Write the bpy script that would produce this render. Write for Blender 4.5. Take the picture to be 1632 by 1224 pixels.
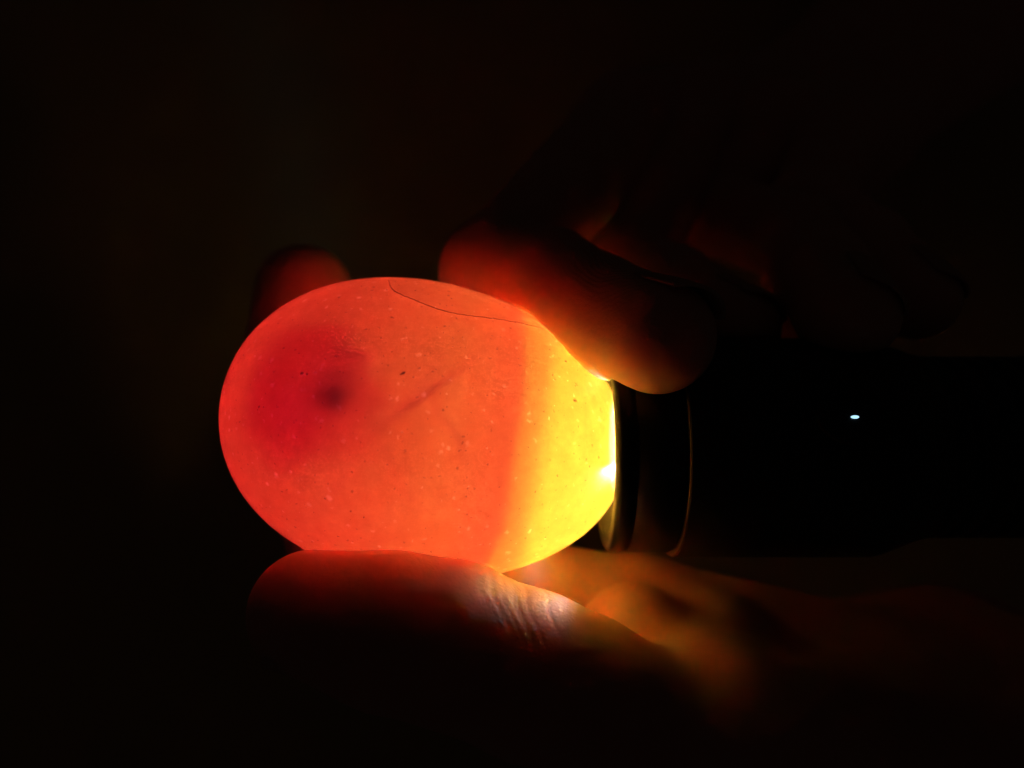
import bpy, bmesh, math
import numpy as np
from mathutils import Vector

# ------------------------------------------------------------------ camera, world, exposure
MM = 0.001
scene = bpy.context.scene
for o in list(bpy.data.objects):
    bpy.data.objects.remove(o)

F_PX, CX, CY, CAM = 1200.0, 816.0, 612.0, 105.0      # focal length in photo pixels, photo centre, camera distance (mm)


def at(px, py, y=0.0):
    """photo pixel + depth (mm, away from the camera) -> world point in mm"""
    k = (CAM + y) / F_PX
    return np.array([(px - CX) * k, y, (CY - py) * k])


cam_data = bpy.data.cameras.new('camera')
cam = bpy.data.objects.new('camera', cam_data)
scene.collection.objects.link(cam)
cam.location = (0, -CAM * MM, 0)
cam.rotation_euler = (math.radians(90), 0, 0)
cam_data.sensor_width = 36.0
cam_data.lens = 36.0 * F_PX / 1632.0
cam_data.clip_start = 0.002
cam_data.clip_end = 10.0
cam_data.dof.use_dof = True
cam_data.dof.focus_distance = 0.090
cam_data.dof.aperture_fstop = 11.0
scene.camera = cam

world = bpy.data.worlds.new('World')
scene.world = world
world.use_nodes = True
bg = world.node_tree.nodes['Background']
bg.inputs['Color'].default_value = (1.0, 0.70, 0.55, 1)
bg.inputs['Strength'].default_value = 0.0030

scene.view_settings.view_transform = 'Standard'
scene.view_settings.look = 'None'
scene.view_settings.exposure = 0.0
scene.view_settings.gamma = 1.0
scene.view_settings.use_curve_mapping = False
scene.render.engine = 'CYCLES'
cy = scene.cycles
cy.max_bounces = 8
cy.diffuse_bounces = 6
cy.glossy_bounces = 4
cy.transmission_bounces = 8
cy.transparent_max_bounces = 48
cy.volume_bounces = 0
cy.sample_clamp_indirect = 0.0
cy.caustics_reflective = False
cy.caustics_refractive = False
cy.use_denoising = True

LAMP_STRENGTH = 510.0                                  # the flashlight's lens, the only real light source

# ------------------------------------------------------------------ small helpers


class NT:
    """short-hand for building a node tree"""

    def __init__(self, name):
        self.m = bpy.data.materials.new(name)
        self.m.use_nodes = True
        self.t = self.m.node_tree
        for n in list(self.t.nodes):
            self.t.nodes.remove(n)
        self.out = self.n('ShaderNodeOutputMaterial')

    def n(self, kind, ins=None, **props):
        nd = self.t.nodes.new(kind)
        for k, v in props.items():
            setattr(nd, k, v)
        for k, v in (ins or {}).items():
            if isinstance(v, bpy.types.NodeSocket):
                self.t.links.new(v, nd.inputs[k])
            else:
                nd.inputs[k].default_value = v
        return nd

    def math(self, op, a, b=0.0, c=0.0, clamp=False):
        return self.n('ShaderNodeMath', {0: a, 1: b, 2: c}, operation=op, use_clamp=clamp).outputs[0]

    def mixc(self, f, a, b, blend='MIX'):
        nd = self.n('ShaderNodeMix', data_type='RGBA', blend_type=blend)
        for i, v in ((0, f), (6, a), (7, b)):
            if isinstance(v, bpy.types.NodeSocket):
                self.t.links.new(v, nd.inputs[i])
            else:
                nd.inputs[i].default_value = v
        return nd.outputs[2]

    def surf(self, s):
        self.t.links.new(s, self.out.inputs['Surface'])
        return self.m

    def vol(self, s):
        self.t.links.new(s, self.out.inputs['Volume'])
        return self.m


def mesh_obj(name, verts, faces, mat, parent=None, smooth=True):
    me = bpy.data.meshes.new(name)
    v = np.asarray(verts, dtype=np.float64) * MM
    faces = faces if isinstance(faces, list) else faces.tolist()
    cen = v.mean(0)
    tri = np.array([(q[0], q[i], q[i + 1]) for q in faces for i in range(1, len(q) - 1)])
    a_, b_, c_ = (v[tri[:, i]] - cen for i in range(3))
    if len(faces) > 1 and (a_ * np.cross(b_, c_)).sum() < 0:      # normals must face outwards (volumes depend on it)
        faces = [tuple(q[::-1]) for q in faces]
    me.from_pydata(v.tolist(), [], faces)
    if smooth:
        me.polygons.foreach_set('use_smooth', np.ones(len(me.polygons), dtype=bool))
    me.update()
    o = bpy.data.objects.new(name, me)
    me.materials.append(mat)
    scene.collection.objects.link(o)
    if parent is not None:
        o.parent = parent
        o.matrix_parent_inverse = parent.matrix_basis.inverted()
    return o


def thing(name, label, cat, loc=(0, 0, 0)):
    o = bpy.data.objects.new(name, None)
    o.empty_display_size = 0.01
    o.location = Vector(loc) * MM
    scene.collection.objects.link(o)
    o['label'] = label
    o['category'] = cat
    return o


def lathe_x(profile, axis_y, axis_z, seg=144, closed=False):
    """revolve (x, r) points about a line parallel to X"""
    P = np.array(profile, float)
    n = len(P)
    a = np.linspace(0, 2 * np.pi, seg, endpoint=False)
    V = np.zeros((n, seg, 3))
    V[:, :, 0] = P[:, :1]
    V[:, :, 1] = axis_y + P[:, 1:] * np.cos(a)
    V[:, :, 2] = axis_z + P[:, 1:] * np.sin(a)
    F = []
    rows = n if closed else n - 1
    for i in range(rows):
        i2 = (i + 1) % n
        for j in range(seg):
            j2 = (j + 1) % seg
            F.append((i * seg + j, i * seg + j2, i2 * seg + j2, i2 * seg + j))
    return V.reshape(-1, 3), F


def tube(path, radii, seg=10, caps=True):
    P = np.array(path, float)
    n = len(P)
    R = np.broadcast_to(np.asarray(radii, float), (n,))
    T = np.gradient(P, axis=0)
    T /= np.linalg.norm(T, axis=1)[:, None]
    up = np.array([0.31, 0.77, 0.55])
    V, F = [], []
    for i in range(n):
        s = np.cross(T[i], up)
        s /= np.linalg.norm(s)
        u = np.cross(s, T[i])
        for j in range(seg):
            a = 2 * np.pi * j / seg
            V.append(P[i] + R[i] * (math.cos(a) * s + math.sin(a) * u))
    for i in range(n - 1):
        for j in range(seg):
            j2 = (j + 1) % seg
            F.append((i * seg + j, i * seg + j2, (i + 1) * seg + j2, (i + 1) * seg + j))
    if caps:
        F.append(tuple(range(seg))[::-1])
        F.append(tuple(range((n - 1) * seg, n * seg)))
    return np.array(V), F


# ------------------------------------------------------------------ materials
def mat_shell():
    t = NT('eggshell')
    co = t.n('ShaderNodeTexCoord').outputs['Object']
    mott = t.n('ShaderNodeTexNoise', {'Vector': co, 'Scale': 520.0, 'Detail': 5.0, 'Roughness': 0.7}).outputs['Fac']
    big = t.n('ShaderNodeTexNoise', {'Vector': co, 'Scale': 75.0, 'Detail': 4.0, 'Roughness': 0.6, 'Distortion': 1.2}).outputs['Fac']
    base = t.mixc(t.math('MULTIPLY_ADD', mott, 1.3, -0.2, clamp=True), (0.66, 0.32, 0.065, 1), (0.92, 0.56, 0.13, 1))
    base = t.mixc(t.math('MULTIPLY_ADD', big, 2.6, -1.0, clamp=True), base, (0.72, 0.36, 0.075, 1))

    def spots(scale, keep, r0, r1, off, soft=0.55):
        """round spots of unequal size in some of the cells"""
        c2 = t.n('ShaderNodeVectorMath', {0: co, 1: off}, operation='ADD').outputs[0]
        warp = t.n('ShaderNodeTexNoise', {'Vector': c2, 'Scale': scale * 2.2, 'Detail': 1.0}).outputs['Color']
        c3 = t.n('ShaderNodeVectorMath', {0: warp, 1: (0.55 / scale,) * 3, 2: c2}, operation='MULTIPLY_ADD').outputs[0]
        v = t.n('ShaderNodeTexVoronoi', {'Vector': c3, 'Scale': scale, 'Randomness': 1.0})
        sep = t.n('ShaderNodeSeparateColor', {0: v.outputs['Color']})
        on = t.math('GREATER_THAN', sep.outputs[0], keep)
        size = t.math('MULTIPLY_ADD', t.math('POWER', sep.outputs[1], 3.0), r1 - r0, r0)
        m = t.math('DIVIDE', t.math('SUBTRACT', size, v.outputs['Distance']), t.math('MULTIPLY', size, soft), clamp=True)
        return t.math('MULTIPLY', m, t.math('MULTIPLY', on, t.math('MULTIPLY_ADD', sep.outputs[2], 0.6, 0.4)))

    pores = spots(660.0, 0.05, 0.13, 0.33, (0.013, 0.007, 0.002), 1.0)
    dark = spots(640.0, 0.30, 0.07, 0.22, (0.002, 0.031, 0.017))
    fine = spots(1100.0, 0.20, 0.12, 0.27, (0.022, 0.011, 0.027))
    col = t.mixc(pores, base, (1.0, 0.95, 0.45, 1))
    col = t.mixc(t.math('MULTIPLY', fine, 0.7), col, (0.16, 0.06, 0.03, 1))
    col = t.mixc(t.math('MULTIPLY', dark, 0.85), col, (0.10, 0.03, 0.02, 1))
    bump = t.n('ShaderNodeBump', {'Height': mott, 'Strength': 0.15, 'Distance': 0.0002}).outputs[0]
    tr = t.n('ShaderNodeBsdfTranslucent', {'Color': col}).outputs[0]
    df = t.n('ShaderNodeBsdfDiffuse', {'Color': col, 'Normal': bump}).outputs[0]
    body = t.n('ShaderNodeMixShader', {0: 0.22, 1: tr, 2: df}).outputs[0]
    clear = t.n('ShaderNodeBsdfTransparent', {'Color': (1.0, 0.66, 0.22, 1)}).outputs[0]
    gl = t.n('ShaderNodeBsdfGlossy', {'Color': (1, 1, 1, 1), 'Roughness': 0.36, 'Normal': bump}).outputs[0]
    body = t.n('ShaderNodeMixShader', {0: 0.045, 1: body, 2: gl}).outputs[0]
    return t.surf(t.n('ShaderNodeMixShader', {0: 0.25, 1: body, 2: clear}).outputs[0])


def mat_clear_volume(name, tint, density, absorb):
    """liquid: clear boundary, colour from absorption along the path"""
    t = NT(name)
    t.surf(t.n('ShaderNodeBsdfTransparent', {'Color': (*tint, 1)}).outputs[0])
    return t.vol(t.n('ShaderNodeVolumeAbsorption', {'Color': tuple(1 - a / density for a in absorb) + (1,), 'Density': density}).outputs[0])


def mat_plain(name, col, rough=0.5, metal=0.0, spec=0.5, bump=None):
    t = NT(name)
    ins = {'Base Color': (*col, 1), 'Roughness': rough, 'Metallic': metal, 'Specular IOR Level': spec}
    if bump:
        co = t.n('ShaderNodeTexCoord').outputs['Object']
        nz = t.n('ShaderNodeTexNoise', {'Vector': co, 'Scale': bump[0], 'Detail': 4.0}).outputs['Fac']
        ins['Normal'] = t.n('ShaderNodeBump', {'Height': nz, 'Strength': bump[1], 'Distance': bump[2]}).outputs[0]
        ins['Roughness'] = t.math('MULTIPLY_ADD', nz, 0.25, rough - 0.12)
    return t.surf(t.n('ShaderNodeBsdfPrincipled', ins).outputs[0])


def mat_emit(name, col, strength):
    t = NT(name)
    return t.surf(t.n('ShaderNodeEmission', {'Color': (*col, 1), 'Strength': strength}).outputs[0])


def mat_skin(name, print_centre, ridge, dark, light, depth):
    t = NT(name)
    co = t.n('ShaderNodeTexCoord').outputs['Object']
    blotch = t.n('ShaderNodeTexNoise', {'Vector': co, 'Scale': 130.0, 'Detail': 3.0, 'Roughness': 0.55}).outputs['Fac']
    col = t.mixc(t.math('MULTIPLY_ADD', blotch, 1.8, -0.4, clamp=True), (*dark, 1), (*light, 1))
    # skin relief: fine furrows, plus fingertip ridges as rings about the pad
    furrow = t.n('ShaderNodeTexVoronoi', {'Vector': co, 'Scale': 1500.0}, feature='DISTANCE_TO_EDGE').outputs['Distance']
    grain = t.n('ShaderNodeTexNoise', {'Vector': co, 'Scale': 700.0, 'Detail': 5.0, 'Roughness': 0.65}).outputs['Fac']
    off = t.n('ShaderNodeVectorMath', {0: co, 1: tuple(-c * MM for c in print_centre)}, operation='ADD').outputs[0]
    wig = t.n('ShaderNodeTexNoise', {'Vector': co, 'Scale': 180.0, 'Detail': 1.0}).outputs['Fac']
    dist = t.n('ShaderNodeVectorMath', {0: off}, operation='LENGTH').outputs[1]
    ring = t.math('SINE', t.math('MULTIPLY', t.math('MULTIPLY_ADD', wig, 0.0022, dist), 2 * math.pi / 0.00052))
    near = t.math('SUBTRACT', 1.0, t.math('DIVIDE', dist, 0.016), clamp=True)
    ring = t.math('MULTIPLY', ring, t.math('MULTIPLY', near, ridge))
    h = t.math('MULTIPLY_ADD', furrow, 0.8, t.math('MULTIPLY_ADD', ring, 0.55, t.math('MULTIPLY', grain, 1.1)))
    bump = t.n('ShaderNodeBump', {'Height': h, 'Strength': 0.42, 'Distance': 0.00015}).outputs[0]
    bsdf = t.n('ShaderNodeBsdfPrincipled', {
        'Base Color': col, 'Roughness': 0.48, 'Specular IOR Level': 0.35,
        'Subsurface Weight': 1.0, 'Subsurface Radius': (1.0, 0.30, 0.16), 'Subsurface Scale': depth,
        'Normal': bump})
    return t.surf(bsdf.outputs[0])


M_SHELL = mat_shell()
M_ALBUMEN = mat_clear_volume('egg_white', (1, 1, 1), 100.0, (9.0, 66.0, 18.0))
M_YOLK = mat_clear_volume('egg_yolk', (1.0, 1.0, 1.0), 400.0, (44.0, 150.0, 42.0))
M_FILTER = mat_clear_volume('light_filter_slab', (1.0, 1.0, 1.0), 400.0, (118.0, 240.0, 90.0))  # for the added slab that dims and reddens light passing leftwards
M_MEMBRANE = mat_clear_volume('air_cell_membrane', (1.0, 1.0, 1.0), 900.0, (45.0, 520.0, 130.0))
M_EMBRYO = mat_clear_volume('embryo_tissue', (1.0, 1.0, 1.0), 900.0, (400.0, 290.0, 150.0))
M_HALO = mat_clear_volume('embryo_halo_volume', (1.0, 1.0, 1.0), 400.0, (95.0, 120.0, 40.0))
M_CHALAZA = mat_clear_volume('vein_blood', (1.0, 1.0, 1.0), 900.0, (230.0, 520.0, 120.0))
M_CRACK = mat_plain('crack_line', (0.26, 0.06, 0.03), 0.7)
M_ANOD = mat_plain('black_anodised_metal', (0.012, 0.012, 0.014), 0.38, 0.0, 0.4, (2500.0, 0.08, 0.00004))
M_RUBBER = mat_plain('black_rubber', (0.014, 0.013, 0.013), 0.6, 0.0, 0.4)
M_EDGE = mat_plain('seam_glint_metal', (0.24, 0.24, 0.24), 0.4, 1.0)  # glint of the seam put into a paler metal colour
M_LENS = mat_emit('lit_lens', (0.56, 0.78, 1.0), LAMP_STRENGTH)
M_INDIC = mat_emit('indicator_light', (0.42, 0.75, 1.0), 1.35)
M_NAIL = mat_plain('fingernail', (0.50, 0.30, 0.24), 0.28, 0.0, 0.5)
M_WALL = mat_plain('dark_wall', (0.46, 0.40, 0.24), 0.9, 0.0, 0.2, (60.0, 0.3, 0.001))

# ------------------------------------------------------------------ background
wv = [(-600, 190, -500), (600, 190, -500), (600, 190, 500), (-600, 190, 500)]
wall = mesh_obj('wall', wv, [(0, 1, 2, 3)], M_WALL, smooth=False)
wall['kind'] = 'structure'

# ------------------------------------------------------------------ egg
EC = np.array([-11.78, 0.0, -6.34])
TH, EA, EB, EK, EM = 0.177, 27.95, 20.34, -0.069, 0.033
AX = np.array([math.cos(TH), 0, -math.sin(TH)])        # towards the flashlight
UP = np.array([math.sin(TH), 0, math.cos(TH)])
YY = np.array([0, 1.0, 0])


def egg_r(s):
    return EB * np.sqrt(np.clip(1 - s * s, 0, 1)) * (1 + EK * s + EM * s * s)


def egg_point(s, phi, inset=0.0):
    r = np.maximum(egg_r(s) - inset, 0.0)
    return EC + AX * ((EA - inset) * s) + r * (np.cos(phi) * UP - np.sin(phi) * YY)     # phi = 90 deg faces the camera


def egg_mesh(inset, s_max=1.0, ns=110, nphi=160, dish=0.0, s_min=-1.0):
    t0 = math.acos(s_max)
    S = np.cos(np.linspace(math.acos(s_min), t0, ns))
    V, F = [egg_point(-1.0, 0.0, inset) if s_min == -1.0 else EC + AX * ((EA - inset) * s_min)], []
    for s in (S if s_min > -1 else S[1:]) if s_max < 1 else S[1:-1]:
        for j in range(nphi):
            V.append(egg_point(s, 2 * math.pi * j / nphi, inset))
    rows = (len(V) - 1) // nphi
    if s_max < 1:                                       # dished cap: the air cell's membrane
        rim = egg_r(s_max) - inset
        for q in (0.97, 0.9, 0.75, 0.5, 0.25):
            for j in range(nphi):
                a = 2 * math.pi * j / nphi
                V.append(EC + AX * ((EA - inset) * s_max - dish * (1 - q * q)) + q * rim * (math.cos(a) * UP - math.sin(a) * YY))
        rows += 5
        V.append(EC + AX * ((EA - inset) * s_max - dish))
    else:
        V.append(egg_point(1.0, 0.0, inset))
    last = len(V) - 1
    for j in range(nphi):
        j2 = (j + 1) % nphi
        F.append((0, 1 + j, 1 + j2))
        for i in range(rows - 1):
            a = 1 + i * nphi
            F.append((a + j, a + nphi + j, a + nphi + j2, a + j2))
        a = 1 + (rows - 1) * nphi
        F.append((a + j, last, a + j2))
    return np.array(V), F


def ellipsoid(c, r, rot=None, n=28):
    V, F = [], []
    c = np.array(c, float)
    for i in range(n + 1):
        th = math.pi * i / n
        for j in range(2 * n):
            ph = math.pi * j / n
            d = np.array([math.sin(th) * math.cos(ph) * r[0], math.sin(th) * math.sin(ph) * r[1], math.cos(th) * r[2]])
            V.append(c + (d if rot is None else rot @ d))
    for i in range(n):
        for j in range(2 * n):
            j2 = (j + 1) % (2 * n)
            F.append((i * 2 * n + j, (i + 1) * 2 * n + j, (i + 1) * 2 * n + j2, i * 2 * n + j2))
    return np.array(V), F


egg = thing('egg', 'glowing red and orange speckled hen egg lit through from its right end', 'egg', EC)
mesh_obj('shell', *egg_mesh(0.0), M_SHELL, egg)
mesh_obj('egg_white', *egg_mesh(0.5, s_max=0.18, dish=0.5), M_ALBUMEN, egg)
av, af = [], []
for side, h_ in enumerate((-0.75, 0.75)):                # thin tilted disc, cloudy through its depth
    for q_ in (0.02, 0.5, 0.9, 1.0):
        for j in range(128):
            a = 2 * math.pi * j / 128
            sh = q_ * (3.8 * math.sin(a) + 0.3 * math.sin(3 * a + 1.0) + 0.15 * math.sin(7 * a))
            st = 0.312 + (sh + h_) / EA
            av.append(EC + AX * (EA * st) + q_ * (egg_r(st) - 0.06) * (math.cos(a) * UP - math.sin(a) * YY))
    b = side * 512
    for k in range(3):
        af += [(b + k * 128 + j, b + (k + 1) * 128 + j, b + (k + 1) * 128 + (j + 1) % 128, b + k * 128 + (j + 1) % 128)[::1 if side else -1] for j in range(128)]
    af.append(tuple(range(b, b + 128))[::1 if side == 0 else -1])
af += [(384 + j, 384 + (j + 1) % 128, 896 + (j + 1) % 128, 896 + j)[::-1] for j in range(128)]
cell = mesh_obj('air_cell_membrane', np.array(av), af, M_MEMBRANE, egg)
bm = bmesh.new()
bm.from_mesh(cell.data)
bmesh.ops.recalc_face_normals(bm, faces=bm.faces)
if bm.calc_volume(signed=True) < 0:
    bmesh.ops.reverse_faces(bm, faces=bm.faces)
bm.to_mesh(cell.data)
bm.free()
mesh_obj('light_filter_slab', *egg_mesh(0.5, s_max=0.615, dish=1.5, s_min=0.52), M_FILTER, egg)  # added absorbing slab, shapes the yellow-to-red light gradient


def on_shell(px, py, lift=0.0):
    """nearest point of the shell along the sight line through a photo pixel"""
    o = np.array([0, -CAM, 0])
    d = at(px, py, 0) - o
    d /= np.linalg.norm(d)
    for k in np.arange(70, 125, 0.04):
        p = o + d * k - EC
        s = p @ AX / EA
        if abs(s) < 1 and math.hypot(p @ UP, p @ YY) < egg_r(np.array(s)) + lift:
            return o + d * k
    return o + d * 105


LAMP_AT = np.array([17.0, -0.1, -8.7])


def inside(px, py, depth):
    """point inside the egg, so far from the shell on the way to the lamp"""
    w = on_shell(px, py)
    d = LAMP_AT - w
    return w + d / np.linalg.norm(d) * depth


wp = on_shell(508, 640)
e2 = (wp - EC - AX * ((wp - EC) @ AX) * 0.75)
e2 /= np.linalg.norm(e2)                                  # outwards through the shell there
e3 = np.array([-0.26, 0.0, 0.966])
e3 = e3 - (e3 @ e2) * e2
e3 /= np.linalg.norm(e3)
e1 = np.cross(e2, e3)
ROT = np.stack([e1, e2, e3], 1)
yv, yf = ellipsoid(wp - e2 * 4.4 + np.array([4.0, 0.3, 0.4]), (7.8, 3.8, 7.8), ROT, 40)
yc = yv.mean(0)
nz_ = np.sin(yv @ np.array([0.55, 0.2, 0.35]) + 1.0) + np.sin(yv @ np.array([-0.3, 0.5, 0.62]) * 1.7) * 0.6
yv = yc + (yv - yc) * (1 + 0.16 * nz_)[:, None]
yolk = mesh_obj('yolk', yv, yf, M_YOLK, egg)
mesh_obj('embryo', *ellipsoid(inside(522, 633, 1.5), (1.3, 1.0, 1.5), ROT), M_EMBRYO, yolk)
mesh_obj('embryo_halo', *ellipsoid(inside(520, 626, 2.2), (2.8, 1.5, 3.0), ROT), M_HALO, yolk)  # added absorbing halo, softens the dark fade round the embryo


def smooth_path(pts, n):
    P = np.array(pts, float)
    t = np.linspace(0, len(P) - 1, n)
    out = []
    for x in t:
        i = min(int(x), len(P) - 2)
        f = x - i
        p0, p1, p2, p3 = P[max(i - 1, 0)], P[i], P[i + 1], P[min(i + 2, len(P) - 1)]
        out.append(0.5 * (2 * p1 + (p2 - p0) * f + (2 * p0 - 5 * p1 + 4 * p2 - p3) * f * f + (3 * p1 - p0 - 3 * p2 + p3) * f ** 3))
    return np.array(out)


crack_px = [(620, 447), (623, 457), (631, 465), (650, 474), (680, 486), (712, 497), (750, 503), (790, 508), (830, 515), (872, 524)]
rng = np.random.default_rng(5)
cp = smooth_path(crack_px, 70) + rng.normal(0, 0.5, (70, 2))
path = np.array([on_shell(x, y, 0.02) for x, y in cp])
mesh_obj('hairline_crack', *tube(path, np.linspace(0.034, 0.02, 70), 6), M_CRACK, egg)
VEINS = [
    ((560, 735), (592, 696), (640, 655), (690, 620), (738, 588), (772, 556)),
    ((640, 655), (655, 630), (690, 590), (705, 560)),
    ((560, 735), (545, 770), (520, 800)),
    ((424, 615), (436, 575), (456, 540), (482, 508), (520, 488), (580, 478)),
    ((482, 508), (500, 480), (540, 466)),
    ((412, 690), (420, 730), (446, 775), (470, 800)),
    ((548, 838), (566, 858), (596, 874)),
    ((690, 620), (700, 660), (730, 700), (742, 750)),
    ((592, 696), (620, 730), (640, 780), (680, 815)),
    ((456, 540), (500, 545), (545, 560), (590, 590)),
    ((660, 470), (720, 490), (770, 530)),
]
for q, line in enumerate(VEINS):
    n_ = 12 * len(line)
    vp = np.array([inside(x, y, 0.75) for x, y in smooth_path(line, n_) + rng.normal(0, 1.2, (n_, 2))])
    vp[1:-1] = (vp[:-2] + vp[1:-1] + vp[2:]) / 3
    rad_ = (0.42 if q == 0 else 0.30) * (0.35 + 0.65 * np.sin(np.linspace(0.15, 2.9, n_)))
    mesh_obj('vein', *tube(vp, rad_, 10), M_CHALAZA, egg)

# ------------------------------------------------------------------ flashlight
TY, TZ = -0.1, -8.7
RIM = 12.7
torch = thing('flashlight', 'black metal flashlight pressed against the right end of the glowing egg', 'flashlight', (RIM, TY, TZ))
LIP = 11.7
COLLAR_GAP = 0.36
COLLAR_LEAKS = ((-20, 8.5, 4.4), (-34, 10, 0.35), (46, 18, 0.9))
bez = [(17.6, 12.1), (16.9, 12.1), (14.5, 12.0), (13.1, LIP + 0.1), (12.8, LIP + 0.2), (12.7, LIP + 0.5), (12.7, 13.6), (12.82, 13.95), (13.1, 14.25), (13.4, 14.4),
       (15.0, 14.4), (15.1, 14.25), (15.35, 14.25), (15.45, 14.4), (20.9, 14.4), (21.2, 14.15), (21.35, 14.1), (21.35, 12.6), (17.6, 12.6)]
mesh_obj('bezel', *lathe_x(bez, TY, TZ, 192, True), M_ANOD, torch)


def egg_about_torch(x, a):
    """how far the egg reaches from the flashlight's axis in direction a at this x"""
    lo, hi = 0.0, 16.0
    for _ in range(30):
        m = 0.5 * (lo + hi)
        p = np.array([x, TY - m * math.cos(a), TZ + m * math.sin(a)]) - EC
        u_ = p @ AX / EA
        if abs(u_) < 1 and math.hypot(p @ UP, p @ YY) < egg_r(np.array(u_)):
            lo = m
        else:
            hi = m
    return lo


# added collar blocking stray lens light, its gaps shaped to let chosen spills out
NC = 180
cv, cf = [], []
rows_x = (12.85, 13.1, 13.5, 13.9, 14.3, 14.6, 15.2, 16.9)
for xi, xx in enumerate(rows_x):
    for j_ in range(NC):
        a = 2 * math.pi * j_ / NC                                     # 0 faces the camera, -pi/2 is the underside
        dg = math.degrees(a) if a < math.pi else math.degrees(a) - 360
        gap = COLLAR_GAP
        for mid, half, dep in COLLAR_LEAKS:
            q = abs(dg - mid) / half
            if q < 1:
                gap += dep * (0.5 + 0.5 * math.cos(math.pi * q))
        r_ = egg_about_torch(min(xx, 14.6), a) + gap
        if xi == 0:
            r_ = LIP + 0.25
        elif xi == 1:
            r_ = 0.6 * (LIP + 0.1) + 0.4 * r_
        elif xi == 2:
            r_ += 0.15
        r_ = min(r_, LIP + 0.25)
        cv.append((xx, TY - r_ * math.cos(a), TZ + r_ * math.sin(a)))
for xi in range(len(rows_x) - 1):
    for j_ in range(NC):
        j2 = (j_ + 1) % NC
        cf.append((xi * NC + j_, xi * NC + j2, (xi + 1) * NC + j2, (xi + 1) * NC + j_))
mesh_obj('light_collar', np.array(cv), cf, M_RUBBER, torch)
mesh_obj('lens', *lathe_x([(17.0, 0.05), (17.0, 4.0), (17.0, 8.0), (17.0, 12.05)], TY, TZ, 64), M_LENS, torch, smooth=False)
mesh_obj('lens_back_blocker', *lathe_x([(17.2, 0.05), (17.2, 12.4), (17.5, 12.4), (17.5, 0.05)], TY, TZ, 96, True), M_ANOD, torch)  # added disc, stops light leaking from the back of the lens
mesh_obj('seam_ring', *lathe_x([(21.3, 14.3), (21.36, 14.72), (21.44, 14.85), (21.52, 14.85), (21.52, 13.0), (21.3, 13.0)], TY, TZ, 192, True), M_EDGE, torch)
head = [(21.5, 12.5), (21.5, 14.95), (21.7, 15.05), (48.0, 15.05), (49.0, 14.8), (54.0, 13.0), (55.0, 12.8), (55.0, 9.0)]
mesh_obj('head', *lathe_x(head, TY, TZ, 144), M_ANOD, torch)
body = [(55.0, 12.0)]
x = 55.0
while x < 118:
    body += [(x + 0.2, 12.2), (x + 0.5, 12.5), (x + 2.0, 12.5), (x + 2.3, 12.2), (x + 2.5, 11.9), (x + 2.9, 11.9)]
    x += 3.0
body += [(x, 12.2), (x + 0.2, 9.0)]
mesh_obj('body', *lathe_x(body, TY, TZ, 128), M_ANOD, torch)
tail = [(x, 11.0), (x, 12.6), (x + 0.4, 13.0), (x + 14, 13.0), (x + 15, 12.4), (x + 15.2, 8.0), (x + 16.2, 7.6), (x + 16.6, 6.0), (x + 16.8, 0.1)]
mesh_obj('tail_cap', *lathe_x(tail, TY, TZ, 128), M_ANOD, torch)
# side switch with its small lit indicator
sx, sz = 41.1, -4.1
sr = 15.05
sy = -math.sqrt(sr ** 2 - (sz - TZ) ** 2)
nrm = np.array([0, sy - TY, sz - TZ]) / sr
tan = np.array([0, -nrm[2], nrm[1]])


def disc_on_side(c, rx, rz, h, n=32, dome=0.0):
    V, F = [], []
    for q, hh in ((1.0, -0.6), (1.0, h * 0.7), (0.9, h), (0.5, h + dome * 0.7)):
        for j in range(n):
            a = 2 * math.pi * j / n
            V.append(c + q * (rx * math.cos(a) * np.array([1.0, 0, 0]) + rz * math.sin(a) * tan) + hh * nrm)
    V.append(c + (h + dome) * nrm)
    for i in range(3):
        for j in range(n):
            j2 = (j + 1) % n
            F.append((i * n + j, i * n + j2, (i + 1) * n + j2, (i + 1) * n + j))
    for j in range(n):
        F.append((3 * n + j, 3 * n + (j + 1) % n, 4 * n))
    return np.array(V), F


sc_ = np.array([sx + 0.5, sy, sz])
sw = mesh_obj('switch', *disc_on_side(sc_, 5.0, 3.6, 0.35, dome=0.1), M_RUBBER, torch)
mesh_obj('indicator_light', *disc_on_side(np.array([sx, sy, sz]), 0.52, 0.21, 0.55, 20, 0.08), M_INDIC, sw)

# ------------------------------------------------------------------ hands: smooth distance fields turned into one continuous mesh each


def smin(a, b, k):
    h = np.clip(0.5 + 0.5 * (b - a) / k, 0, 1)
    return b * (1 - h) + a * h - k * h * (1 - h)


def cone(P, a, b, ra, rb):
    """distance to a tapered capsule (radius blended along the axis)"""
    a = np.asarray(a, np.float32)
    b = np.asarray(b, np.float32)
    d = b - a
    t = np.clip(((P - a) @ d) / (d @ d), 0, 1)
    q = P - a - t[:, None] * d
    return np.sqrt((q * q).sum(1)) - (ra + (rb - ra) * t)


def ellip(P, c, r):
    q = (P - np.asarray(c, np.float32)) / np.asarray(r, np.float32)
    k0 = np.sqrt((q * q).sum(1)) + 1e-6
    return (k0 - 1.0) * min(r)


def seg_dist(P, pts):
    best = None
    for a, b in zip(pts[:-1], pts[1:]):
        d = cone(P, a, b, 0.0, 0.0)
        best = d if best is None else np.minimum(best, d)
    return best


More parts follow.
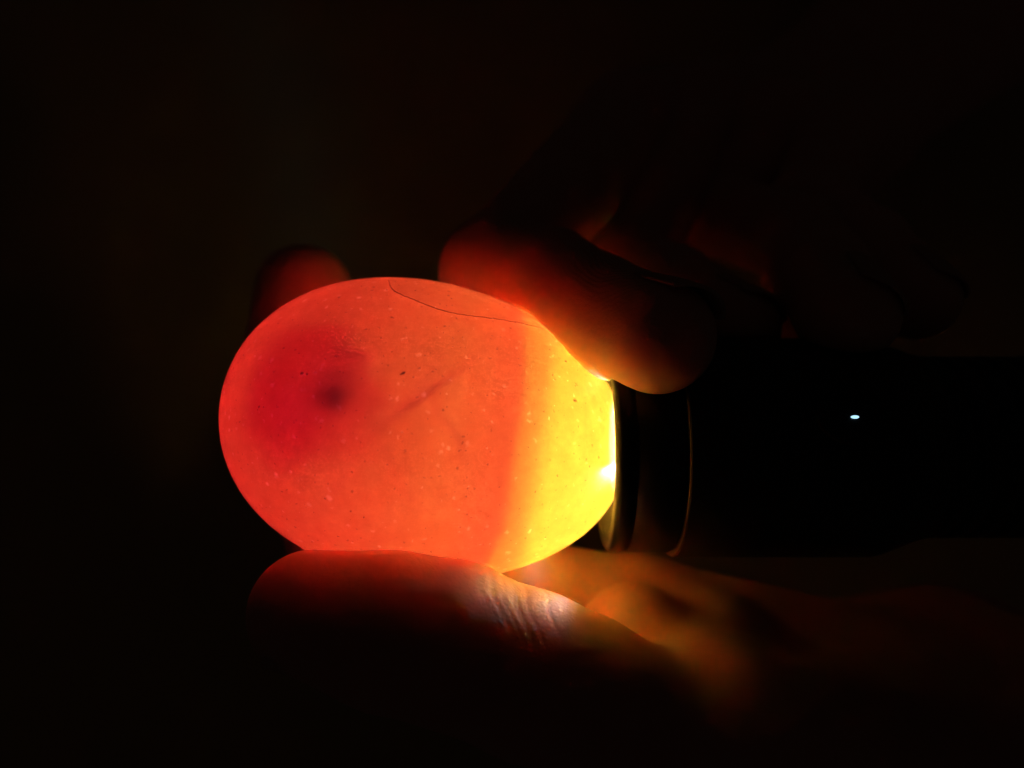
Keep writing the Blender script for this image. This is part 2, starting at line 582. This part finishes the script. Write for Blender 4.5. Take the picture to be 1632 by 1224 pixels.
def surface_nets(sdf, lo, hi, h):
    """mesh the zero level of sdf; only blocks near the surface are evaluated"""
    lo = np.array(lo, float)
    n = np.ceil((np.array(hi) - lo) / h).astype(int) + 1
    B = 12
    nb = -(-n // B)
    N = nb * B + 1
    V = np.full(N, 1e3, np.float32)
    bc = np.stack(np.meshgrid(*[np.arange(k) for k in nb], indexing='ij'), -1).reshape(-1, 3)
    cen = (lo + (bc * B + B / 2) * h).astype(np.float32)
    dc = sdf(cen)
    rad = B * h * 0.87 * 1.35 + 1.0
    near = np.abs(dc) < rad
    g = np.arange(B + 1)
    off = np.stack(np.meshgrid(g, g, g, indexing='ij'), -1).reshape(-1, 3)
    inside = np.where(~near & (dc < 0))[0]
    for i in inside:
        a = bc[i] * B
        V[a[0]:a[0] + B + 1, a[1]:a[1] + B + 1, a[2]:a[2] + B + 1] = -1e3
    idx = np.where(near)[0]
    for c0 in range(0, len(idx), 60):
        ids = idx[c0:c0 + 60]
        G = (bc[ids][:, None, :] * B + off[None]).reshape(-1, 3)
        V[G[:, 0], G[:, 1], G[:, 2]] = sdf((lo + G * h).astype(np.float32))
    neg = V < 0
    cnt = np.zeros(np.array(V.shape) - 1, np.int8)
    corners = [(i, j, k) for i in (0, 1) for j in (0, 1) for k in (0, 1)]
    sl = lambda c: tuple(slice(c[d], V.shape[d] - 1 + c[d]) for d in range(3))
    for c in corners:
        cnt += neg[sl(c)]
    cells = np.argwhere((cnt > 0) & (cnt < 8))
    vid = np.full(cnt.shape, -1, np.int64)
    vid[tuple(cells.T)] = np.arange(len(cells))
    acc = np.zeros((len(cells), 3))
    num = np.zeros(len(cells))
    val = {c: V[tuple((cells + c).T)].astype(float) for c in corners}
    for c in corners:
        for d in range(3):
            if c[d] == 0:
                e = list(c)
                e[d] = 1
                e = tuple(e)
                v0, v1 = val[c], val[e]
                m = (v0 < 0) != (v1 < 0)
                t = np.where(m, v0 / np.where(m, v0 - v1, 1), 0)
                p = np.array(c, float)[None].repeat(len(cells), 0)
                p[:, d] += t
                acc[m] += p[m]
                num[m] += 1
    pos = lo + (cells + acc / num[:, None]) * h
    quads = []
    for d in range(3):
        e = [0, 0, 0]
        e[d] = 1
        s0 = tuple(slice(0, V.shape[k] - e[k]) for k in range(3))
        s1 = tuple(slice(e[k], V.shape[k]) for k in range(3))
        A, Bn = neg[s0], neg[s1]
        u, w = [(1, 2), (2, 0), (0, 1)][d]
        for flag, flip in ((A & ~Bn, False), (~A & Bn, True)):
            G = np.argwhere(flag)
            ok = (G[:, u] > 0) & (G[:, w] > 0) & (G[:, u] < cnt.shape[u]) & (G[:, w] < cnt.shape[w]) & (G[:, d] < cnt.shape[d])
            G = G[ok]
            du = np.zeros(3, int)
            dw = np.zeros(3, int)
            du[u] = 1
            dw[w] = 1
            q = np.stack([vid[tuple((G - du - dw).T)], vid[tuple((G - dw).T)], vid[tuple(G.T)], vid[tuple((G - du).T)]], 1)
            quads.append(q[:, ::-1] if flip else q)
    quads = np.concatenate(quads)
    quads = quads[(quads >= 0).all(1)]
    return project(sdf, pos, h), quads


def project(sdf, pos, h):
    """pull the vertices onto the true surface"""
    eps = 0.1
    for _ in range(2):
        p = pos.astype(np.float32)
        d0 = sdf(p)
        gr = np.stack([sdf(p + np.eye(3, dtype=np.float32)[k] * eps) - d0 for k in range(3)], 1) / eps
        gl = (gr * gr).sum(1) + 0.05
        step = (d0 / gl)[:, None] * gr
        ln = np.linalg.norm(step, axis=1)[:, None] + 1e-9
        pos = pos - step * np.minimum(1, 0.6 * h / ln)
    return pos


def refine(sdf, pos, quads, centre, radius, h, cuts=2):
    """finer mesh round one spot, for creases"""
    bm = bmesh.new()
    vs = [bm.verts.new(p) for p in pos]
    for q in quads.tolist():
        try:
            bm.faces.new([vs[i] for i in q])
        except ValueError:
            pass
    bm.verts.ensure_lookup_table()
    inb = np.linalg.norm(pos - centre, axis=1) < radius
    bm.verts.index_update()
    es = [e for e in bm.edges if inb[e.verts[0].index] and inb[e.verts[1].index]]
    bmesh.ops.subdivide_edges(bm, edges=es, cuts=cuts, use_grid_fill=True)
    bm.verts.index_update()
    pos = np.array([v.co[:] for v in bm.verts])
    faces = [tuple(v.index for v in f.verts) for f in bm.faces]
    bm.free()
    near = np.linalg.norm(pos - centre, axis=1) < radius + 2
    pos[near] = project(sdf, pos[near], h)
    return pos, faces


def finger_field(P, joints, radii, pad=None, bulge=0.6):
    """joints from base to tip; round knuckles, fleshy pad on the palm side of the last bone"""
    d = None
    for i in range(len(joints) - 1):
        a, b = joints[i], joints[i + 1]
        ra, rb = radii[i], radii[i + 1]
        mid = a + (b - a) * 0.5
        waist = 0.5 * (ra + rb) - 0.35
        s = smin(cone(P, a, mid, ra, waist), cone(P, mid, b, waist, rb), 1.5)
        d = s if d is None else smin(d, s, 2.0)
    if pad is not None:
        c, r, c2, r2 = pad
        d = smin(d, cone(P, c, c2, r, r2), 3.0)
    return d


def nail_mesh(tip, prev, dorsal, r, width, length, back=0.0):
    """curved plate lying on the dorsal side of a fingertip"""
    ax = (tip - prev) / np.linalg.norm(tip - prev)
    dz = dorsal - (dorsal @ ax) * ax
    dz /= np.linalg.norm(dz)
    sd = np.cross(ax, dz)
    nu, nv = 18, 16
    V = []
    rad = r * 1.02
    for layer in (0.0, -0.45):
        for i in range(nu + 1):
            u = i / nu
            # root is rounded, free edge gently arched
            for j in range(nv + 1):
                v = 2 * j / nv - 1
                root = (1 - math.sqrt(max(0, 1 - 0.85 * v * v))) * 2.2
                front = -(v * v) * 1.3
                x_ = back - length * 0.62 + root + u * (length - root + front)
                ang = v * width / 2 / rad * (0.93 + 0.07 * math.sin(u * math.pi))
                rr = rad + layer + 0.10 * math.sin(u * math.pi) - 0.9 * max(0, u - 0.55) ** 2
                V.append(tip + ax * x_ + dz * (rr * math.cos(ang)) + sd * (rr * math.sin(ang)))
    n1 = (nu + 1) * (nv + 1)
    F = []
    q = lambda i, j: i * (nv + 1) + j
    for i in range(nu):
        for j in range(nv):
            F.append((q(i, j), q(i + 1, j), q(i + 1, j + 1), q(i, j + 1)))
            F.append((n1 + q(i, j), n1 + q(i, j + 1), n1 + q(i + 1, j + 1), n1 + q(i + 1, j)))
    ring = [q(0, j) for j in range(nv + 1)] + [q(i, nv) for i in range(1, nu + 1)] + [q(nu, j) for j in range(nv - 1, -1, -1)] + [q(i, 0) for i in range(nu - 1, 0, -1)]
    for a, b in zip(ring, ring[1:] + ring[:1]):
        F.append((a, b, n1 + b, n1 + a))
    return np.array(V), F


A3 = lambda *v: np.array(v, float)

def egg_sdf(P):
    q = P - EC.astype(np.float32)
    u = q @ AX.astype(np.float32) / EA
    v = np.sqrt((q @ UP.astype(np.float32)) ** 2 + q[:, 1] ** 2)
    rr = EB * (1 + EK * u + EM * u * u)
    k0 = np.sqrt(u * u + (v / rr) ** 2) + 1e-6
    g = np.sqrt((u / EA) ** 2 + (v / (rr * rr)) ** 2) / k0 + 1e-6
    return (k0 - 1) / g


def torch_sdf(P):
    r = np.sqrt((P[:, 1] - TY) ** 2 + (P[:, 2] - TZ) ** 2) - 15.1
    return np.maximum(r, RIM - 0.1 - P[:, 0])


def pressed(d, P):
    """skin flattens where it touches the egg or the flashlight"""
    d = smax(d, -(egg_sdf(P) - 0.12), 0.5)
    return smax(d, -(torch_sdf(P) - 0.1), 0.5)


# ---- hand under the egg: palm up, arm from the right, thumb in front below the egg, fingers behind it
T = [A3(66, 12, -64), A3(31, -4, -51.5), at(1040, 1156, -10), at(930, 1106, -14.5), at(845, 1074, -16.5), at(720, 1024, -16.5), at(620, 1002, -16), at(495, 976, -14.5)]
TR = [14.0, 11.0, 9.1, 8.9, 9.2, 9.1, 8.9, 7.4]
I_ = [at(1020, 990, 23), at(545, 872, 27), at(455, 645, 33), at(484, 465, 40)]
I_R = [10.0, 8.8, 9.1, 9.0]
M_ = [at(1030, 990, 43), at(640, 950, 50), at(580, 760, 43), at(590, 640, 33)]
R_ = [at(1060, 1010, 60), at(740, 1000, 70), at(690, 850, 64), at(700, 740, 52)]
P_ = [at(1110, 1040, 76), at(880, 1030, 88), at(835, 935, 82), at(840, 860, 72)]
W = A3(94, 38, -60)


CREASES = [(at(px, py, -16), w, dep) for px, py, w, dep in ((792, 1040, .30, .09), (815, 1050, .26, .09), (829, 1055, .34, .12), (842, 1060, .24, .07), (858, 1066, .34, .11), (874, 1072, .22, .09), (905, 1085, .22, .08))]
CREASE_N = A3(0.95, 0.10, 0.28)


def creases(P):
    """flexion creases across the pad side of the thumb's joint: depth in mm"""
    dep = np.zeros(len(P), np.float32)
    c0 = CREASES[3][0]
    r = P - c0
    side = r - (r @ CREASE_N)[:, None] * CREASE_N
    up = np.clip((side @ A3(-0.1, -0.25, 0.95)) / 9.0, 0, 1) ** 0.7 * (np.linalg.norm(r, axis=1) < 16)
    bow = 0.010 * (side * side).sum(1) - 0.8 + 0.25 * np.sin(side[:, 1] * 0.9)
    for c, w, d in CREASES:
        u = (P - c) @ CREASE_N + bow
        dep = np.maximum(dep, d * np.exp(-(u / w) ** 2))
    return 0.6 * dep * up


FOLD2 = [at(985, 950, 1), at(1010, 990, -1), at(1005, 1030, -2)]
FOLD3 = [at(1045, 928, 1), at(1050, 965, -1.5), at(1035, 1000, -2)]


def hand_a(P):
    thumb = finger_field(P, T[1:], TR[1:])
    thumb = thumb + creases(P)
    idx = finger_field(P, I_, I_R)
    mid = finger_field(P, M_, [10.0, 8.9, 8.2, 7.2])
    rng_ = finger_field(P, R_, [9.5, 8.5, 7.8, 6.9])
    pin = finger_field(P, P_, [8.5, 7.3, 6.7, 6.0])
    palm = cone(P, I_[0], A3(88, 22, -57), 10.5, 13)
    for j, w in ((M_, A3(92, 33, -58)), (R_, A3(92, 44, -58)), (P_, A3(90, 54, -57))):
        palm = smin(palm, cone(P, j[0], w, 10.0, 12.5), 7.0)
    palm = smin(palm, cone(P, A3(90, 26, -60), A3(175, 34, -88), 16, 24), 10.0)
    palm = smin(palm, cone(P, A3(90, 50, -60), A3(175, 58, -88), 15, 24), 10.0)
    palm = smin(palm, cone(P, T[1], T[0], 11.5, 14.5), 6.0)
    palm = smin(palm, cone(P, A3(33, 4, -50), A3(70, 20, -58), 11.0, 13.0), 6.0)
    # fleshy folds of the web between thumb and palm
    l1 = cone(P, at(1012, 1022, 7), at(1040, 1110, 2), 8.6, 9.5)
    l2 = cone(P, at(1138, 1032, 12), at(1150, 1130, 6), 8.6, 10.0)
    web = smin(l1, l2, 2.2)
    palm = smin(palm, web, 3.5)
    palm = smin(palm, cone(P, at(1140, 1160, -6), at(1310, 1235, 1), 11.0, 13.0), 5.0)
    palm = smin(palm, cone(P, at(1078, 1012, 10), at(1110, 1080, 4), 5.6, 9.5), 2.5)
    palm = smax(palm, -(seg_dist(P, FOLD2) - 0.5), 1.5)
    palm = smax(palm, -(seg_dist(P, FOLD3) - 0.5), 1.5)
    fingers = np.minimum(np.minimum(idx, mid), np.minimum(rng_, pin))
    d = smin(palm, fingers, 4.0)
    return pressed(smin(d, thumb, 3.0), P)


def smax(a, b, k):
    return -smin(-a, -b, k)


SKIN_A = mat_skin('skin_lower_hand', tuple(at(560, 900, -14)), 0.12, (0.62, 0.29, 0.22), (0.73, 0.38, 0.31), 0.0055)
ha = thing('hand', 'bare hand cradling the egg from below, thumb along its underside', 'hand', W)
v, f = surface_nets(hand_a, (-52, -40, -116), (202, 110, 26), 0.75)
v, f = refine(hand_a, v, f, at(840, 985, -16), 8.5, 0.75)
mesh_obj('skin', v, f, SKIN_A, ha)
mesh_obj('nail', *nail_mesh(T[-1], T[-2], A3(0.0, -0.25, -0.97), 7.2, 11.5, 12.0, -0.8), M_NAIL, ha)
for J, r in ((I_, 7.2), (M_, 7.2), (R_, 6.9), (P_, 6.0)):
    mesh_obj('nail', *nail_mesh(J[-1], J[-2], A3(-0.4, 0.9, 0.1), r, r * 1.45, r * 1.6), M_NAIL, ha)

# ---- hand over the flashlight: from above and behind, fingertips resting on its near side
BI = [A3(25, 60, 57), at(792, 436, 15), at(874, 456, 6), at(950, 502, -2), at(1050, 534, -14)]
BIR = [10.5, 8.8, 8.2, 7.8, 6.2]
BM = [A3(43, 68, 62), at(990, 428, 42), at(1065, 470, 22), at(1165, 525, 5)]
BR = [A3(58, 63, 57), at(1150, 345, 58), at(1275, 385, 26), at(1350, 500, -5)]
BP = [A3(70, 58, 51), at(1290, 330, 36), at(1380, 400, 18), at(1460, 475, 4)]
BT = [A3(78, 88, 34), A3(66, 54, 16), A3(50, 33, 2), A3(33, 24, -7)]
pad_dir = A3(-0.55, 0.15, -0.8)


def hand_b(P):
    idx = finger_field(P, BI, BIR, pad=(BI[2] * .45 + BI[3] * .55 + pad_dir * 1.0, 7.3, BI[4] + pad_dir * 0.5, 6.2))
    mid = finger_field(P, BM, [10.5, 9.0, 8.3, 7.0])
    rin = finger_field(P, BR, [10.0, 8.6, 7.9, 6.7])
    pin = finger_field(P, BP, [9.0, 7.5, 6.8, 6.0])
    th = finger_field(P, BT, [13.5, 11.0, 9.4, 7.8])
    palm = cone(P, BI[0], A3(78, 118, 84), 10.5, 13)
    for j, w in ((BM, A3(88, 122, 84)), (BR, A3(98, 122, 80)), (BP, A3(106, 118, 74))):
        palm = smin(palm, cone(P, j[0], w, 10.0, 12.5), 7.0)
    palm = smin(palm, cone(P, A3(80, 118, 82), A3(150, 150, 140), 16, 24), 10.0)
    palm = smin(palm, cone(P, A3(100, 118, 76), A3(172, 150, 130), 15, 24), 10.0)
    palm = smin(palm, cone(P, BT[0], A3(86, 112, 72), 13.5, 14), 8.0)
    palm = smin(palm, cone(P, A3(62, 70, 38), A3(85, 108, 68), 11, 13), 8.0)
    fingers = np.minimum(np.minimum(idx, mid), np.minimum(rin, pin))
    d = smin(palm, fingers, 4.0)
    return pressed(smin(d, th, 4.0), P)


SKIN_B = mat_skin('skin_upper_hand', tuple(at(1045, 470, -4)), 2.0, (0.68, 0.33, 0.25), (0.78, 0.42, 0.33), 0.0062)
hb = thing('hand', 'bare hand over the flashlight, fingertip pressed on egg and flashlight rim', 'hand', A3(95, 120, 80))
v, f = surface_nets(hand_b, (-16, -36, -24), (200, 178, 168), 0.8)
mesh_obj('skin', v, f, SKIN_B, hb)
dn = A3(0.62, -0.42, 0.66)
mesh_obj('nail', *nail_mesh(BI[-1], BI[-2], dn, 7.0, 11.0, 12.5, 0.4), M_NAIL, hb)
for J, r in ((BM, 7.0), (BR, 6.7), (BP, 6.0)):
    mesh_obj('nail', *nail_mesh(J[-1], J[-2], dn, r, r * 1.5, r * 1.7), M_NAIL, hb)
mesh_obj('nail', *nail_mesh(BT[-1], BT[-2], A3(0.3, 0.8, 0.5), 7.8, 12.5, 13.0), M_NAIL, hb)
